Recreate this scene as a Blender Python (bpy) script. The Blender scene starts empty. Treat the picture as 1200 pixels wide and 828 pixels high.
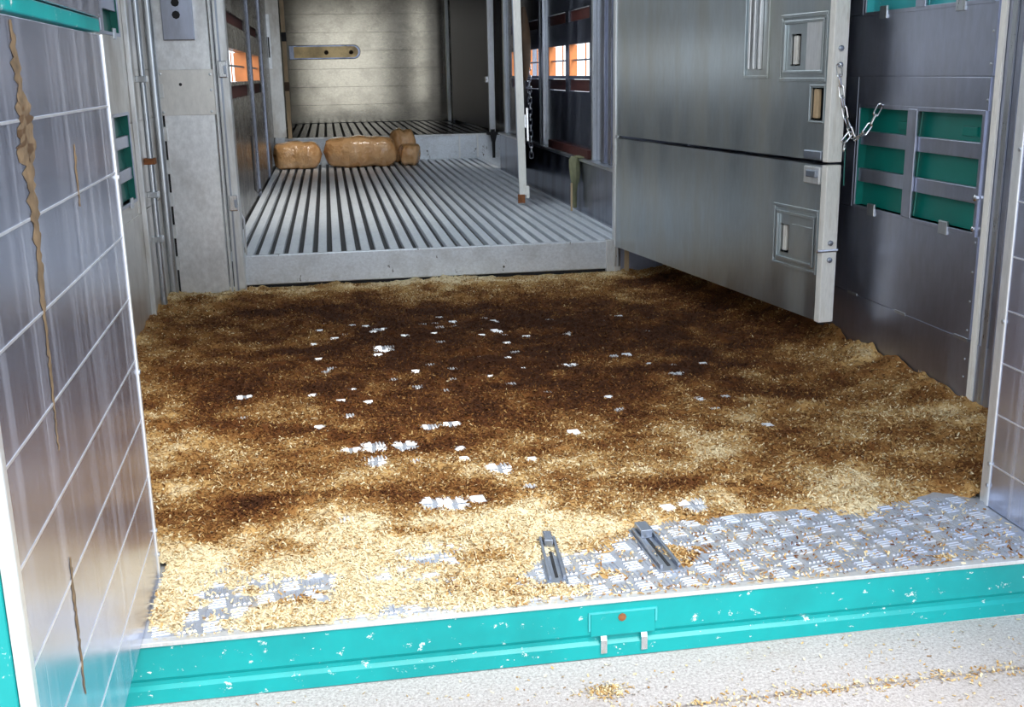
import bpy, math, random
import numpy as np
from mathutils import Matrix, Vector
random.seed(7); rng = np.random.default_rng(11)
S = bpy.context.scene; C = S.collection
# ---------------------------------------------------------------- camera, sky, sun, exposure
YAW, PITCH, ROLL, CAMZ = 0.16067, 0.25304, -0.01795, 0.95
fw = Vector((math.sin(YAW)*math.cos(PITCH), math.cos(YAW)*math.cos(PITCH), -math.sin(PITCH)))
sd = Vector((math.cos(YAW), -math.sin(YAW), 0)); up = sd.cross(fw)
rt = math.cos(ROLL)*sd + math.sin(ROLL)*up; up2 = -math.sin(ROLL)*sd + math.cos(ROLL)*up
cd = bpy.data.cameras.new('camera'); cam = bpy.data.objects.new('camera', cd); C.objects.link(cam)
cd.sensor_width = 36; cd.lens = 1272.5/1200*36; cd.clip_start = 0.02; cd.clip_end = 500
m = Matrix((rt, up2, -fw)).transposed().to_4x4(); m.translation = (0, 0, CAMZ); cam.matrix_world = m
S.camera = cam
w = bpy.data.worlds.new('sky'); S.world = w; w.use_nodes = True
bg = w.node_tree.nodes['Background']; bg.inputs[0].default_value = (0.84, 0.93, 1.0, 1); bg.inputs[1].default_value = 2.6
sl = bpy.data.lights.new('sun', 'SUN'); sl.energy = 2.6; sl.angle = math.radians(25); sl.color = (1.0, 0.95, 0.86)
sun = bpy.data.objects.new('sun', sl); C.objects.link(sun)
sun.rotation_euler = Vector((-0.30, 0.62, -0.95)).to_track_quat('-Z', 'Y').to_euler(); sun.location = (3, -6, 9)
S.view_settings.view_transform = 'Standard'; S.view_settings.look = 'None'
S.view_settings.gamma = 1; S.view_settings.use_curve_mapping = False; S.view_settings.exposure = 0.12

# ---------------------------------------------------------------- materials
M = {}
def newmat(name):
    mt = bpy.data.materials.new(name); mt.use_nodes = True; n = mt.node_tree.nodes; M[name] = mt
    return mt, n, mt.node_tree.links, n['Principled BSDF']
def ramp(n, stops):
    r = n.new('ShaderNodeValToRGB'); e = r.color_ramp.elements
    while len(e) < len(stops): e.new(0.5)
    for i, (p, c) in enumerate(stops): e[i].position = p; e[i].color = (*c, 1) if len(c) == 3 else c
    return r
def noise(n, l, scale, mul=(1, 1, 1), detail=4, rough=.55):
    g = n.new('ShaderNodeNewGeometry'); mp = n.new('ShaderNodeMapping'); mp.inputs['Scale'].default_value = mul
    l.new(g.outputs['Position'], mp.inputs['Vector'])
    t = n.new('ShaderNodeTexNoise'); t.inputs['Scale'].default_value = scale; t.inputs['Detail'].default_value = detail
    t.inputs['Roughness'].default_value = rough; l.new(mp.outputs[0], t.inputs['Vector']); return t
def mix(n, l, fac, a, b, mode='MIX'):
    x = n.new('ShaderNodeMix'); x.data_type = 'RGBA'; x.blend_type = mode
    for s, v in ((0, fac), (6, a), (7, b)):
        if hasattr(v, 'is_linked'): l.new(v, x.inputs[s])
        elif isinstance(v, (int, float)): x.inputs[s].default_value = v
        else: x.inputs[s].default_value = (*v, 1)
    return x.outputs[2]
def bump(n, l, b, h, strength, dist=.002):
    x = n.new('ShaderNodeBump'); x.inputs['Strength'].default_value = strength; x.inputs['Distance'].default_value = dist
    l.new(h, x.inputs['Height']); l.new(x.outputs[0], b.inputs['Normal'])
def metal(name, col, rough=.35, metallic=.9, dirt=(.16, .12, .08), lo=.55, hi=.8, damt=.6, grain=(6, 6, .8), bstr=.12, spots=None, var=(.9, 1.06)):
    mt, n, l, b = newmat(name)
    t1 = noise(n, l, 3.2, grain, 6, .62); r1 = ramp(n, [(lo, (0, 0, 0)), (hi, (damt,)*3)]); l.new(t1.outputs[0], r1.inputs[0])
    t2 = noise(n, l, 28, grain, 4, .7); r2 = ramp(n, [(.3, tuple(c*var[0] for c in col)), (.7, tuple(min(1, c*var[1]) for c in col))]); l.new(t2.outputs[0], r2.inputs[0])
    c = mix(n, l, r1.outputs[0], r2.outputs[0], dirt)
    if spots:
        t3 = noise(n, l, spots[0], (1, 1, .45), 5, .7); r3 = ramp(n, [(spots[1], (0, 0, 0)), (spots[1]+.05, (1, 1, 1))]); l.new(t3.outputs[0], r3.inputs[0])
        c = mix(n, l, r3.outputs[0], c, spots[2])
    l.new(c, b.inputs['Base Color'])
    mr = n.new('ShaderNodeMapRange'); mr.inputs[3].default_value = rough*.85; mr.inputs[4].default_value = min(1, rough*1.2); l.new(t2.outputs[0], mr.inputs[0]); l.new(mr.outputs[0], b.inputs['Roughness'])
    m2 = n.new('ShaderNodeMath'); m2.operation = 'MULTIPLY_ADD'; m2.inputs[1].default_value = -metallic*.8; m2.inputs[2].default_value = metallic; l.new(r1.outputs[0], m2.inputs[0]); l.new(m2.outputs[0], b.inputs['Metallic'])
    t4 = noise(n, l, 60, grain, 3, .6); bump(n, l, b, t4.outputs[0], bstr, .0015)
    return mt
def plain(name, col, rough=.5, metallic=0, var=.15, scale=20, bstr=.1, mul=(1, 1, 1), spec=.5):
    mt, n, l, b = newmat(name); t = noise(n, l, scale, mul, 5)
    r = ramp(n, [(.3, tuple(c*(1-var) for c in col)), (.7, tuple(min(1, c*(1+var)) for c in col))]); l.new(t.outputs[0], r.inputs[0]); l.new(r.outputs[0], b.inputs['Base Color'])
    b.inputs['Roughness'].default_value = rough; b.inputs['Metallic'].default_value = metallic; b.inputs['Specular IOR Level'].default_value = spec
    bump(n, l, b, t.outputs[0], bstr, .003); return mt
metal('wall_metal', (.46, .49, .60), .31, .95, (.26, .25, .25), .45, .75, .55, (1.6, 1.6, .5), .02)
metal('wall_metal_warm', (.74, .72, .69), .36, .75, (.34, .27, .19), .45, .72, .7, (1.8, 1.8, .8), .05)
metal('pillar_metal', (.86, .87, .89), .34, .75, (.44, .42, .40), .48, .72, .6, (1.6, 1.6, 1.1), .06, None, (.85, 1.1))
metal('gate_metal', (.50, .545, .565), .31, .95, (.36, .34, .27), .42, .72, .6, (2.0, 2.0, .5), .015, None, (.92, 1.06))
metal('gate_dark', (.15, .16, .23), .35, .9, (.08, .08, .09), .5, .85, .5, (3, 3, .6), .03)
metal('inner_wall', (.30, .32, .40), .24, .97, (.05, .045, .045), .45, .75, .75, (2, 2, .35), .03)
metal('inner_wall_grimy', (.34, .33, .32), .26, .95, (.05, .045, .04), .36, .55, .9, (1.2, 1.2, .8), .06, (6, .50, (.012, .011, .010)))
metal('bulkhead_metal', (.33, .29, .23), .13, 1.0, (.16, .13, .10), .48, .85, .4, (1.2, 1.2, 1.6), .1, None, (.85, 1.1))
metal('door_metal', (.56, .60, .76), .25, .88, (.70, .71, .76), .48, .75, .5, (9, 9, .22), .02, None, (.88, 1.08))
metal('slat_metal', (.86, .91, 1.0), .34, .3, (.50, .52, .56), .5, .85, .6, (3, .8, 3), .05)
metal('step_metal', (.74, .78, .84), .38, .65, (.40, .40, .40), .5, .8, .6, (2.5, 2.5, 3), .06, (22, .63, (.06, .055, .05)), (.85, 1.1))
metal('tread_metal', (.56, .60, .69), .36, .65, (.50, .45, .37), .45, .75, .7, (4, 4, 4), .1)
metal('tread_glare', (.90, .92, .97), .3, .35, (.7, .7, .7), .6, .9, .3, (4, 4, 4), .05)  # paler copy of the tread metal, gleam put into its colour
metal('brass', (.72, .52, .26), .3, .7, (.25, .15, .07), .45, .75, .7, (2, 2, 2), .1)
metal('roof_metal', (.30, .31, .33), .5, .6)
metal('edge_alu', (.80, .81, .82), .34, .6, (.42, .38, .30), .5, .75, .6, (4, 4, .9), .12)
metal('white_edge', (.90, .88, .82), .5, .1, (.42, .34, .22), .56, .75, .65, (10, 10, 1.2), .12)
metal('tube_metal', (.58, .61, .64), .28, .9, (.30, .26, .2), .5, .8, .6, (6, 6, .8))
metal('chrome', (.75, .76, .78), .22, .95, (.2, .18, .15), .6, .9, .5)
metal('steel_dark', (.36, .40, .48), .32, .85, (.3, .26, .2), .5, .85, .5)
metal('seam_bead', (.86, .88, .94), .3, .7, (.6, .6, .62), .5, .8, .5, (8, 8, 2))
plain('black', (.012, .012, .014), .7, 0, .3)
plain('groove', (.022, .023, .026), .6, 0, .3, 30)
plain('rust', (.25, .09, .03), .8, 0, .4, 60, .3)
plain('olive', (.20, .20, .11), .7, 0, .3, 14, .2)
plain('brown_strap', (.10, .055, .025), .6, 0, .3, 14, .2)
plain('red_brown', (.065, .012, .008), .6, 0, .3, 14, .1)
plain('orange', (.85, .28, .09), .55, 0, .15, 10, .1)
plain('tan_wood', (.55, .40, .24), .6, 0, .25, 30, .2, (1, 1, .2))
plain('twine', (.85, .86, .86), .6, 0, .1, 60)
plain('roof_white', (.72, .74, .76), .6, 0, .08, 6)
plain('asphalt', (.25, .25, .25), .9, 0, .2, 60, .3)
plain('leaves', (.12, .24, .05), .8, 0, .5, 4, .5)
def teal(name, col, rough, dk=.75, th=.635):
    mt, n, l, b = newmat(name)
    t = noise(n, l, 7, (1, 1, 1), 4); r = ramp(n, [(.3, tuple(c*dk for c in col)), (.7, col)]); l.new(t.outputs[0], r.inputs[0])
    s = noise(n, l, 46, (.7, 1, 1), 6, .75); r2 = ramp(n, [(th, (0, 0, 0)), (th+.025, (1, 1, 1))]); l.new(s.outputs[0], r2.inputs[0])
    c = mix(n, l, r2.outputs[0], r.outputs[0], (.62, .72, .70)); l.new(c, b.inputs['Base Color']); b.inputs['Roughness'].default_value = rough
    bump(n, l, b, t.outputs[0], .05)
teal('teal_paint', (.0, .36, .36), .38, .75, .62)
teal('teal_shutter', (.0, .175, .14), .4, .8, .8)
teal('teal_light', (.06, .48, .50), .42)
# concrete dock
mt, n, l, b = newmat('concrete')
t = noise(n, l, 170, (1, 1, 1), 6, .8); r = ramp(n, [(.30, (.22, .18, .17)), (.5, (.50, .455, .445)), (.72, (.74, .695, .685))]); l.new(t.outputs[0], r.inputs[0])
t2 = noise(n, l, 3.5, (1, 1, 1), 5); r2 = ramp(n, [(.5, (0, 0, 0)), (.8, (.5, .5, .5))]); l.new(t2.outputs[0], r2.inputs[0])
l.new(mix(n, l, r2.outputs[0], r.outputs[0], (.30, .24, .19)), b.inputs['Base Color']); b.inputs['Roughness'].default_value = .9; bump(n, l, b, t.outputs[0], .6, .004)
# sawdust: dampness stored per vertex as a stain value
mt, n, l, b = newmat('sawdust')
a = n.new('ShaderNodeAttribute'); a.attribute_name = 'damp'
t = noise(n, l, 150, (1, 1, 1), 4, .75); mm = n.new('ShaderNodeMath'); mm.operation = 'MULTIPLY_ADD'; mm.inputs[1].default_value = .5; l.new(t.outputs[0], mm.inputs[0])
ad = n.new('ShaderNodeMath'); ad.operation = 'SUBTRACT'; ad.inputs[1].default_value = .25; l.new(a.outputs['Fac'], ad.inputs[0]); l.new(ad.outputs[0], mm.inputs[2])
r = ramp(n, [(0, (.86, .73, .48)), (.22, (.58, .37, .145)), (.45, (.325, .155, .045)), (.72, (.155, .052, .012)), (1, (.062, .020, .006))]); l.new(mm.outputs[0], r.inputs[0])
l.new(r.outputs[0], b.inputs['Base Color']); b.inputs['Roughness'].default_value = .85; b.inputs['Specular IOR Level'].default_value = .25
bump(n, l, b, t.outputs[0], .7, .006)
# plastic of the bags
mt, n, l, b = newmat('bag_plastic')
t = noise(n, l, 7, (1, 1, 1), 5); r = ramp(n, [(.3, (.60, .29, .10)), (.7, (.82, .50, .25))]); l.new(t.outputs[0], r.inputs[0]); l.new(r.outputs[0], b.inputs['Base Color'])
b.inputs['Roughness'].default_value = .16; b.inputs['Coat Weight'].default_value = .6; t2 = noise(n, l, 14, (1, 1, 1), 3); bump(n, l, b, t2.outputs[0], .9, .03)

# ---------------------------------------------------------------- mesh helpers
QF = [(0, 3, 2, 1), (4, 5, 6, 7), (0, 1, 5, 4), (1, 2, 6, 5), (2, 3, 7, 6), (3, 0, 4, 7)]
class MB:
    def __init__(s): s.v = []; s.f = []; s.smooth = False
    def hexa(s, pts): o = len(s.v); s.v += [tuple(p) for p in pts]; s.f += [tuple(o+i for i in q) for q in QF]; return s
    def box(s, x0, x1, y0, y1, z0, z1, fn=None):
        p = [(x0, y0, z0), (x1, y0, z0), (x1, y1, z0), (x0, y1, z0), (x0, y0, z1), (x1, y0, z1), (x1, y1, z1), (x0, y1, z1)]
        return s.hexa([fn(*q) for q in p] if fn else p)
    def tube(s, path, r, k=8, cap=True):
        P = [Vector(p) for p in path]; rr = r if isinstance(r, (list, tuple)) else [r]*len(P); o = len(s.v); s.smooth = True
        ref = Vector((0, 0, 1)) if abs((P[1]-P[0]).normalized().z) < .9 else Vector((1, 0, 0))
        for i, p in enumerate(P):
            d = (P[min(i+1, len(P)-1)]-P[max(i-1, 0)]).normalized(); a = d.cross(ref).normalized(); b = d.cross(a)
            for j in range(k):
                t = 2*math.pi*j/k; s.v.append(tuple(p+(a*math.cos(t)+b*math.sin(t))*rr[i]))
        for i in range(len(P)-1):
            for j in range(k): s.f.append((o+i*k+j, o+i*k+(j+1) % k, o+(i+1)*k+(j+1) % k, o+(i+1)*k+j))
        if cap: s.f.append(tuple(o+j for j in range(k))[::-1]); s.f.append(tuple(o+(len(P)-1)*k+j for j in range(k)))
        return s
    def prism(s, poly, x0, x1, fn):      # fn(a, b, t) maps outline points and extrusion
        o = len(s.v); k = len(poly)
        for t in (x0, x1): s.v += [tuple(fn(a, b, t)) for a, b in poly]
        s.f.append(tuple(range(o, o+k))[::-1]); s.f.append(tuple(range(o+k, o+2*k)))
        for j in range(k): s.f.append((o+j, o+(j+1) % k, o+k+(j+1) % k, o+k+j))
        return s
    def mesh(s, name, mat, off=(0, 0, 0)):
        me = bpy.data.meshes.new(name); me.from_pydata([(a-off[0], b-off[1], c-off[2]) for a, b, c in s.v], [], s.f)
        import bmesh
        bm = bmesh.new(); bm.from_mesh(me); bmesh.ops.recalc_face_normals(bm, faces=bm.faces); bm.to_mesh(me); bm.free()
        if s.smooth:
            for p in me.polygons: p.use_smooth = True
            me.set_sharp_from_angle(angle=math.radians(40))
        me.materials.append(M[mat]); me.update(); return me
    def build(s, name, mat, parent=None, bevel=0):
        off = WL[parent.name] if parent else (0, 0, 0)
        if not parent and s.v:   # put a lone thing's origin at its base
            A = np.array(s.v); off = tuple((A.min(0)+A.max(0))/2*np.array([1, 1, 0])+np.array([0, 0, A[:, 2].min()]))
        o = bpy.data.objects.new(name, s.mesh(name, mat, off)); C.objects.link(o); o.parent = parent
        if not parent: o.location = off
        WL[o.name] = off
        if bevel:
            bv = o.modifiers.new('bevel', 'BEVEL'); bv.width = bevel; bv.segments = 2; bv.limit_method = 'ANGLE'; bv.angle_limit = math.radians(50)
        return o
WL = {}
def B(*a, fn=None): return MB().box(*a, fn=fn)
def tag(o, label, cat, group=None, kind=None):
    o['label'] = label; o['category'] = cat
    if group: o['group'] = group
    if kind: o['kind'] = kind
    return o
def empty(name, loc):
    o = bpy.data.objects.new(name, None); C.objects.link(o); o.location = loc; o.empty_display_size = .1; WL[o.name] = tuple(loc); return o
def cells(u0, u1, v0, v1, holes):
    us = sorted({u0, u1, *[h[0] for h in holes], *[h[1] for h in holes]}); vs = sorted({v0, v1, *[h[2] for h in holes], *[h[3] for h in holes]})
    for i in range(len(us)-1):
        for j in range(len(vs)-1):
            cu, cv = (us[i]+us[i+1])/2, (vs[j]+vs[j+1])/2
            if not any(h[0] < cu < h[1] and h[2] < cv < h[3] for h in holes): yield us[i], us[i+1], vs[j], vs[j+1]
def bolt(mb, p, d, r=.006, h=.004):
    p = Vector(p); d = Vector(d).normalized(); mb.tube([p-d*.002, p+d*h*.7, p+d*h], [r, r, r*.6], 8); return mb
ZR = 2.15   # roof height
LX, RX = -0.73, 1.68
# ---------------------------------------------------------------- ground, dock
g = B(-40, 40, -30, 60, -1.35, -1.2).build('ground', 'asphalt'); tag(g, 'grey asphalt yard under and around the truck', 'ground', kind='structure')
dock = empty('loading_dock', (0, -2, -1.2)); tag(dock, 'pale pinkish concrete dock slab in front of the teal sill', 'concrete dock', kind='structure')
B(-5, 7, 1.606, 1.782, -1.2, -.118).build('slab', 'concrete', dock); B(-5, 7, -5, 1.598, -1.2, -.118).build('slab', 'concrete', dock); B(-5, 7, 1.598, 1.606, -1.2, -.124).build('joint', 'concrete', dock)
# ---------------------------------------------------------------- lower floor, threshold, sill
fl = empty('floor', (.475, 3.6, 0)); tag(fl, 'checkered aluminium truck floor under the sawdust', 'floor', kind='structure')
B(LX, RX, 1.80, 5.06, -.06, 0).build('floor_plate', 'tread_metal', fl)
def lozenge_mesh(ang):
    mb = MB(); c, s_ = math.cos(ang), math.sin(ang)
    for k in range(4):
        o = (k-1.5)*.0092
        f = lambda x, y, z, o=o: (c*x-s_*(y+o), s_*x+c*(y+o), z)
        mb.hexa([f(-.017, -.0034, 0), f(.017, -.0034, 0), f(.017, .0034, 0), f(-.017, .0034, 0), f(-.0145, -.0016, .0032), f(.0145, -.0016, .0032), f(.0145, .0016, .0032), f(-.0145, .0016, .0032)])
    return mb
lozA = lozenge_mesh(math.radians(8)).mesh('tread_bars', 'tread_metal'); lozB = lozenge_mesh(math.radians(98)).mesh('tread_bars', 'tread_metal')
lw = lozenge_mesh(math.radians(4)).mesh('tread_bars', 'tread_glare'); lw2 = lozenge_mesh(math.radians(94)).mesh('tread_bars', 'tread_glare')
th = empty('threshold', (.5, 1.92, 0)); tag(th, 'tread plate threshold strip along the rear sill, partly strewn with shavings', 'threshold', kind='structure')
def part(name, me, parent, loc):
    o = bpy.data.objects.new(name, me); C.objects.link(o); o.parent = parent; pl = WL[parent.name]; o.location = (loc[0]-pl[0], loc[1]-pl[1], loc[2]-pl[2]); return o
nl = 0
for i in range(39):
    for j in range(7):
        x, y = -.345+i*.0445, 1.826+j*.0445
        part('tread_bars', (lozA, lozB)[(i+j) % 2], th, (x, y, 0)); nl += 1
B(-.38, 1.39, 1.800, 2.075, -.003, .0006).build('plate', 'tread_metal', th)
# sill beam
SB = empty('sill_beam', (.48, 1.8, -.118)); tag(SB, 'scuffed teal painted sill beam across the rear of the truck floor', 'sill', kind='structure')
prof = [(1.90, -.003), (1.787, -.003), (1.785, -.006), (1.785, -.068), (1.790, -.076), (1.790, -.084), (1.783, -.090), (1.783, -.117), (1.90, -.117)]
MB().prism(prof, -.80, 1.74, lambda a, b_, t: (t, a, b_)).build('beam', 'teal_paint', SB)
B(-.80, 1.74, 1.7815, 1.801, -.006, .0022).build('edge_strip', 'edge_alu', SB, .001)
# latch recess on the sill: outlined plate, screw and two bright tabs
lp = B(.428, .552, 1.7822, 1.786, -.072, -.024).build('recess_plate', 'teal_paint', SB, .0015)
mb = MB(); mb.box(.424, .556, 1.7818, 1.785, -.026, -.0225); mb.box(.424, .4275, 1.7818, 1.785, -.06, -.026); mb.box(.552, .556, 1.7818, 1.785, -.05, -.026); mb.build('recess_rim', 'teal_light', SB)
bolt(MB(), (.488, 1.783, -.036), (0, -1, 0), .008, .003).build('screw', 'rust', SB)
for x in (.447, .525):
    mb = MB(); P = [(1.783, -.072), (1.779, -.080), (1.779, -.106), (1.783, -.110)]
    mb.prism([(1.786, -.070)]+P+[(1.786, -.112)], x, x+.012, lambda a, b_, t: (t, a, b_)); mb.build('tab', 'chrome', SB, .0008)
# two latch keepers on the threshold
def keeper(x0, y0, x1, y1, wd, lab, flip):
    k = empty('latch_keeper', (x0, y0, .003)); tag(k, lab, 'latch keeper')
    d = Vector((x1-x0, y1-y0)); L = d.length; d /= L; nn = Vector((d.y, -d.x))
    fn = lambda s, t, z: (x0+d.x*s+nn.x*t, y0+d.y*s+nn.y*t, z)
    B(0, L, -wd/2, wd/2, .0005, .006, fn=fn).build('base_plate', 'steel_dark', k, .001)
    for t in (-wd/2+.004, wd/2-.010): B(.012, L-.01, t, t+.006, .006, .014, fn=fn).build('guide_rail', 'steel_dark', k, .001)
    B(L-.05, L-.004, -wd/2+.012, wd/2-.012, .006, .024, fn=fn).build('catch_block', 'steel_dark', k, .002)
    B(.02, L-.055, -.003, .003, .006, .0075, fn=fn).build('slot', 'groove', k)
keeper(.383, 1.862, .401, 2.068, .042, 'dark steel latch keeper on the threshold, nearer the wide left door', 0)
keeper(.612, 1.868, .604, 2.075, .05, 'dark steel latch keeper on the threshold, nearer the chain gate', 1)
# ---------------------------------------------------------------- side walls of the rear compartment
def wall(name, xi, xo, y0, y1, z0, z1, holes, mat, label, par=None):
    mb = MB()
    for a, b_, c, d in cells(y0, y1, z0, z1, holes): mb.box(min(xi, xo), max(xi, xo), a, b_, c, d)
    o = mb.build(name, mat, par)
    if not par: tag(o, label, 'wall', kind='structure')
    return o
V1 = (2.647, 3.325, .515, .822); V2 = (2.647, 3.325, 1.112, 1.42)
VL1 = (3.62, 4.30, .515, .822); VL2 = (3.62, 4.30, 1.112, 1.42)
HI = (1.72, 2.08)  # height of unseen side openings added to let daylight in
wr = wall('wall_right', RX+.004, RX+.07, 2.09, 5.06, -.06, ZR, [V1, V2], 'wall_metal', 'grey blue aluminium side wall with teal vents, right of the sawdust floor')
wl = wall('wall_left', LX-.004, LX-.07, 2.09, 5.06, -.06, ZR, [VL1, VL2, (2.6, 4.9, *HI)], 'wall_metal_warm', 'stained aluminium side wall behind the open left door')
def panels(root, xs, s, defs, mat):
    for y0, y1, z0, z1 in defs: B(min(xs, xs+s*.004), max(xs, xs+s*.004), y0, y1, z0, z1).build('panel', mat, root, .0008)
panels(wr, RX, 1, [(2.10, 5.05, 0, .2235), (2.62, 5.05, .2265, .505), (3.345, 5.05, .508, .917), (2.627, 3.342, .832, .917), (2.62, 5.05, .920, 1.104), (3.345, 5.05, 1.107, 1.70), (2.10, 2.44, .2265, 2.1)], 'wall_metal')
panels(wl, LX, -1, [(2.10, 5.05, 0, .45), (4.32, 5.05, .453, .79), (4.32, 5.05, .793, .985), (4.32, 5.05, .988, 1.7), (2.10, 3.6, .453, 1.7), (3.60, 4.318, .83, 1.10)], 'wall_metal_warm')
# welds and rivets on the right wall
for y in (2.66, 2.99, 3.30): B(RX-.0025, RX, y-.035, y+.03, .219, .229).build('weld_patch', 'tube_metal', wr, .001)
mb = MB()
for z in (.06, .12, .17, .25, .33, .41, .49, .86, .95, 1.03): bolt(mb, (RX, 2.632, z), (-1, 0, 0), .004, .002)
mb.build('rivet_row', 'tube_metal', wr)['kind'] = 'stuff'
# upright channels at the rear end of the right wall
for i, (y0, y1, dx, mt_) in enumerate([(2.578, 2.602, .006, 'white_edge'), (2.535, 2.555, .004, 'tube_metal'), (2.500, 2.520, .006, 'wall_metal'), (2.455, 2.480, .004, 'steel_dark'), (2.42, 2.435, .008, 'edge_alu')]):
    B(RX-dx, RX+.003, y0, y1, .0, 2.1).build('channel', mt_, wr, .002)
def vent(name, s, xw, V, mat, label):
    y0, y1, z0, z1 = V; o = empty(name, (xw, (y0+y1)/2, z0)); tag(o, label, 'vent window', kind='structure')
    X = lambda a, b_: (min(xw+s*a, xw+s*b_), max(xw+s*a, xw+s*b_))
    mb = MB(); e = .012
    for a, b_, c, d in cells(y0-e, y1+e, z0-e, z1+e, [(y0, y1, z0, z1)]): mb.box(*X(-.0015, .04), a, b_, c, d)
    mb.build('frame', 'wall_metal', o, .001)
    B(*X(.002, .039), y1-.003, y1-.0002, z0, z1).build('jamb', mat, o)
    H = z1-z0; ym = (y0+y1)/2+.01
    bars = [(z0+H*.245, z0+H*.385), (z0+H*.625, z0+H*.765)]
    for c, d in bars: B(*X(.006, .022), y0, y1, c, d).build('crossbar', 'wall_metal', o, .002)
    B(*X(-.004, .006), ym-.026, ym+.026, z0-.004, z1+.006).build('mullion', 'wall_metal', o, .003)
    zs = [z0-.002, z0+H*.315, z0+H*.695, z1+.002]
    for r_ in range(3):
        for (a, b_) in ((y0, ym), (ym, y1)):
            zb, zt = zs[r_]-.004, zs[r_+1]-.006     # louvre flaps leaning outwards at the top
            mb = MB(); pf = [(.0235, zb), (.027, zb), (.034, zt+.004), (.0305, zt+.004)]
            mb.prism(pf, a+.002, b_-.002, lambda p, q, t: (xw+s*p, t, q)); f = mb.build('shutter', mat, o)
            if r_ == 2:
                B(*X(.020, .030), a+(b_-a)*.25-.035, a+(b_-a)*.25+.035, zt-.055, zt-.03).build('catch', mat, f, .002)
    for yy in (y0+.14, y1-.12):
        B(*X(-.006, .002), yy-.022, yy+.022, z0-.024, z0+.014).build('hinge_tab', 'tube_metal', o, .002)
    mb = MB(); bolt(mb, (xw-s*.001, y0-.006, z0+H*.3), (-s, 0, 0), .009, .008); bolt(mb, (xw-s*.001, y0-.004, z0+.01), (-s, 0, 0), .007, .006); mb.build('latch_bolt', 'chrome', o)
    return o
vent('window_1', 1, RX, V1, 'teal_shutter', 'teal louvred vent with grey bars in the right wall, below the seam and chain')
vent('window_2', 1, RX, V2, 'teal_light', 'lighter teal vent at the top edge of the photo, above the chain')
vent('window_3', -1, LX, VL1, 'teal_shutter', 'narrow glimpse of teal vent in the left wall beside the open door, lower one')
vent('window_4', -1, LX, VL2, 'teal_shutter', 'narrow glimpse of teal vent in the left wall at the top edge, upper one')
# left wall uprights
tb = MB().tube([(LX+.022, 4.57, 0), (LX+.022, 4.57, 2.1)], .0125, 10).build('upright_tube', 'tube_metal', wl)
for z, mm_ in ((.632, 'rust'), (.50, 'tube_metal'), (.32, 'tube_metal'), (.95, 'tube_metal')):
    B(LX, LX+.042, 4.545, 4.597, z-.012, z+.012).build('clip', mm_, wl, .002)
B(LX, LX+.018, 4.37, 4.388, 0, 2.1).build('channel', 'edge_alu', wl, .002)
B(LX, LX+.01, 4.40, 4.43, 0, 2.1).build('channel', 'steel_dark', wl, .002)
B(LX, LX+.012, 4.66, 4.70, 0, 2.1).build('channel', 'tube_metal', wl, .002)
# ---------------------------------------------------------------- roof
cl = MB()
for a, b_, c, d in cells(-.80, 1.75, 2.05, 14.05, [(-.3, 1.15, 4.75, 6.6), (-.2, .9, 8.5, 9.0)]): cl.box(a, b_, c, d, ZR, ZR+.04)  # both hatches are added out of view to light deck and bags
tag(cl.build('ceiling', 'roof_metal'), 'pale truck roof above the frame with unseen hatches added to light the deck', 'ceiling', kind='structure')
# rear end posts
for nm, x0, x1, lb in (('trim_1', 1.40, 1.75, 'aluminium rear corner post beside the right door edge'), ('trim_2', -.80, -.395, 'aluminium rear corner post hidden behind the left door')):
    tag(B(x0, x1, 2.058, 2.088, -.06, ZR).build(nm, 'edge_alu', None, .002), lb, 'post', kind='structure')
# ---------------------------------------------------------------- rear doors
def door(name, hx, hy, fx, fy, s, z0, zsplit, ztop, label, seams):
    """inner face runs from hinge (hx,hy) to free edge (fx,fy); s = outward side"""
    o = empty(name, (hx, hy, z0)); tag(o, label, 'door', kind='structure')
    d = Vector((fx-hx, fy-hy)); L = d.length; d /= L; nn = Vector((d.y, -d.x))*s     # nn points outwards
    fn = lambda a, t, z: (hx+d.x*a+nn.x*t, hy+d.y*a+nn.y*t, z)
    zz = [z0]+seams+[zsplit]
    B(.02, L-.02, .012, .045, z0+.002, zsplit-.004, fn=fn).build('core', 'teal_paint', o)
    for k in range(len(zz)-1): B(.012, L-.018, .0, .012, zz[k]+.0012, zz[k+1]-.0012, fn=fn).build('plank', 'door_metal', o, .001)
    for z in seams: B(.012, L-.018, -.0008, .004, z-.0016, z+.0016, fn=fn).build('seam_bead', 'seam_bead', o)
    B(0, .012, -.003, .047, z0, zsplit, fn=fn).build('hinge_edge', 'edge_alu', o, .002)
    B(L-.018, L, -.003, .014, z0, zsplit, fn=fn).build('free_edge', 'edge_alu', o, .003)
    B(L-.03, L+.002, .0145, .062, z0-.01, zsplit, fn=fn).build('edge_frame', 'teal_paint', o, .004)
    B(0, L, .012, .05, z0-.012, z0+.001, fn=fn).build('bottom_rail', 'teal_paint', o, .001)
    # upper leaf with a teal lower rail
    B(0, L, .002, .05, zsplit+.004, zsplit+.026, fn=fn).build('upper_rail', 'teal_paint', o, .002)
    B(0, L, -.002, .045, zsplit+.028, ztop, fn=fn).build('upper_leaf', 'door_metal', o, .003)
    mb = MB()
    for z in (.05, .1, .42, .78): bolt(mb, fn(.006, -.003, z), (-nn.x, -nn.y, 0), .005, .003)
    mb.build('rivet_row', 'tube_metal', o)['kind'] = 'stuff'
    return o, fn, L
sm = [.10, .215, .33, .445, .56, .675, .79, .905]
dL, fL, LL = door('door_1', -.379, 2.055, -.351, 1.115, 1, .001, 1.026, 2.05, 'open shiny aluminium plank door with teal edge at the left', sm)
dR, fR, LR = door('door_2', 1.393, 2.055, 1.375, 1.115, -1, .001, 1.026, 2.05, 'open aluminium door cut off by the right edge of the photo', sm)
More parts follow.
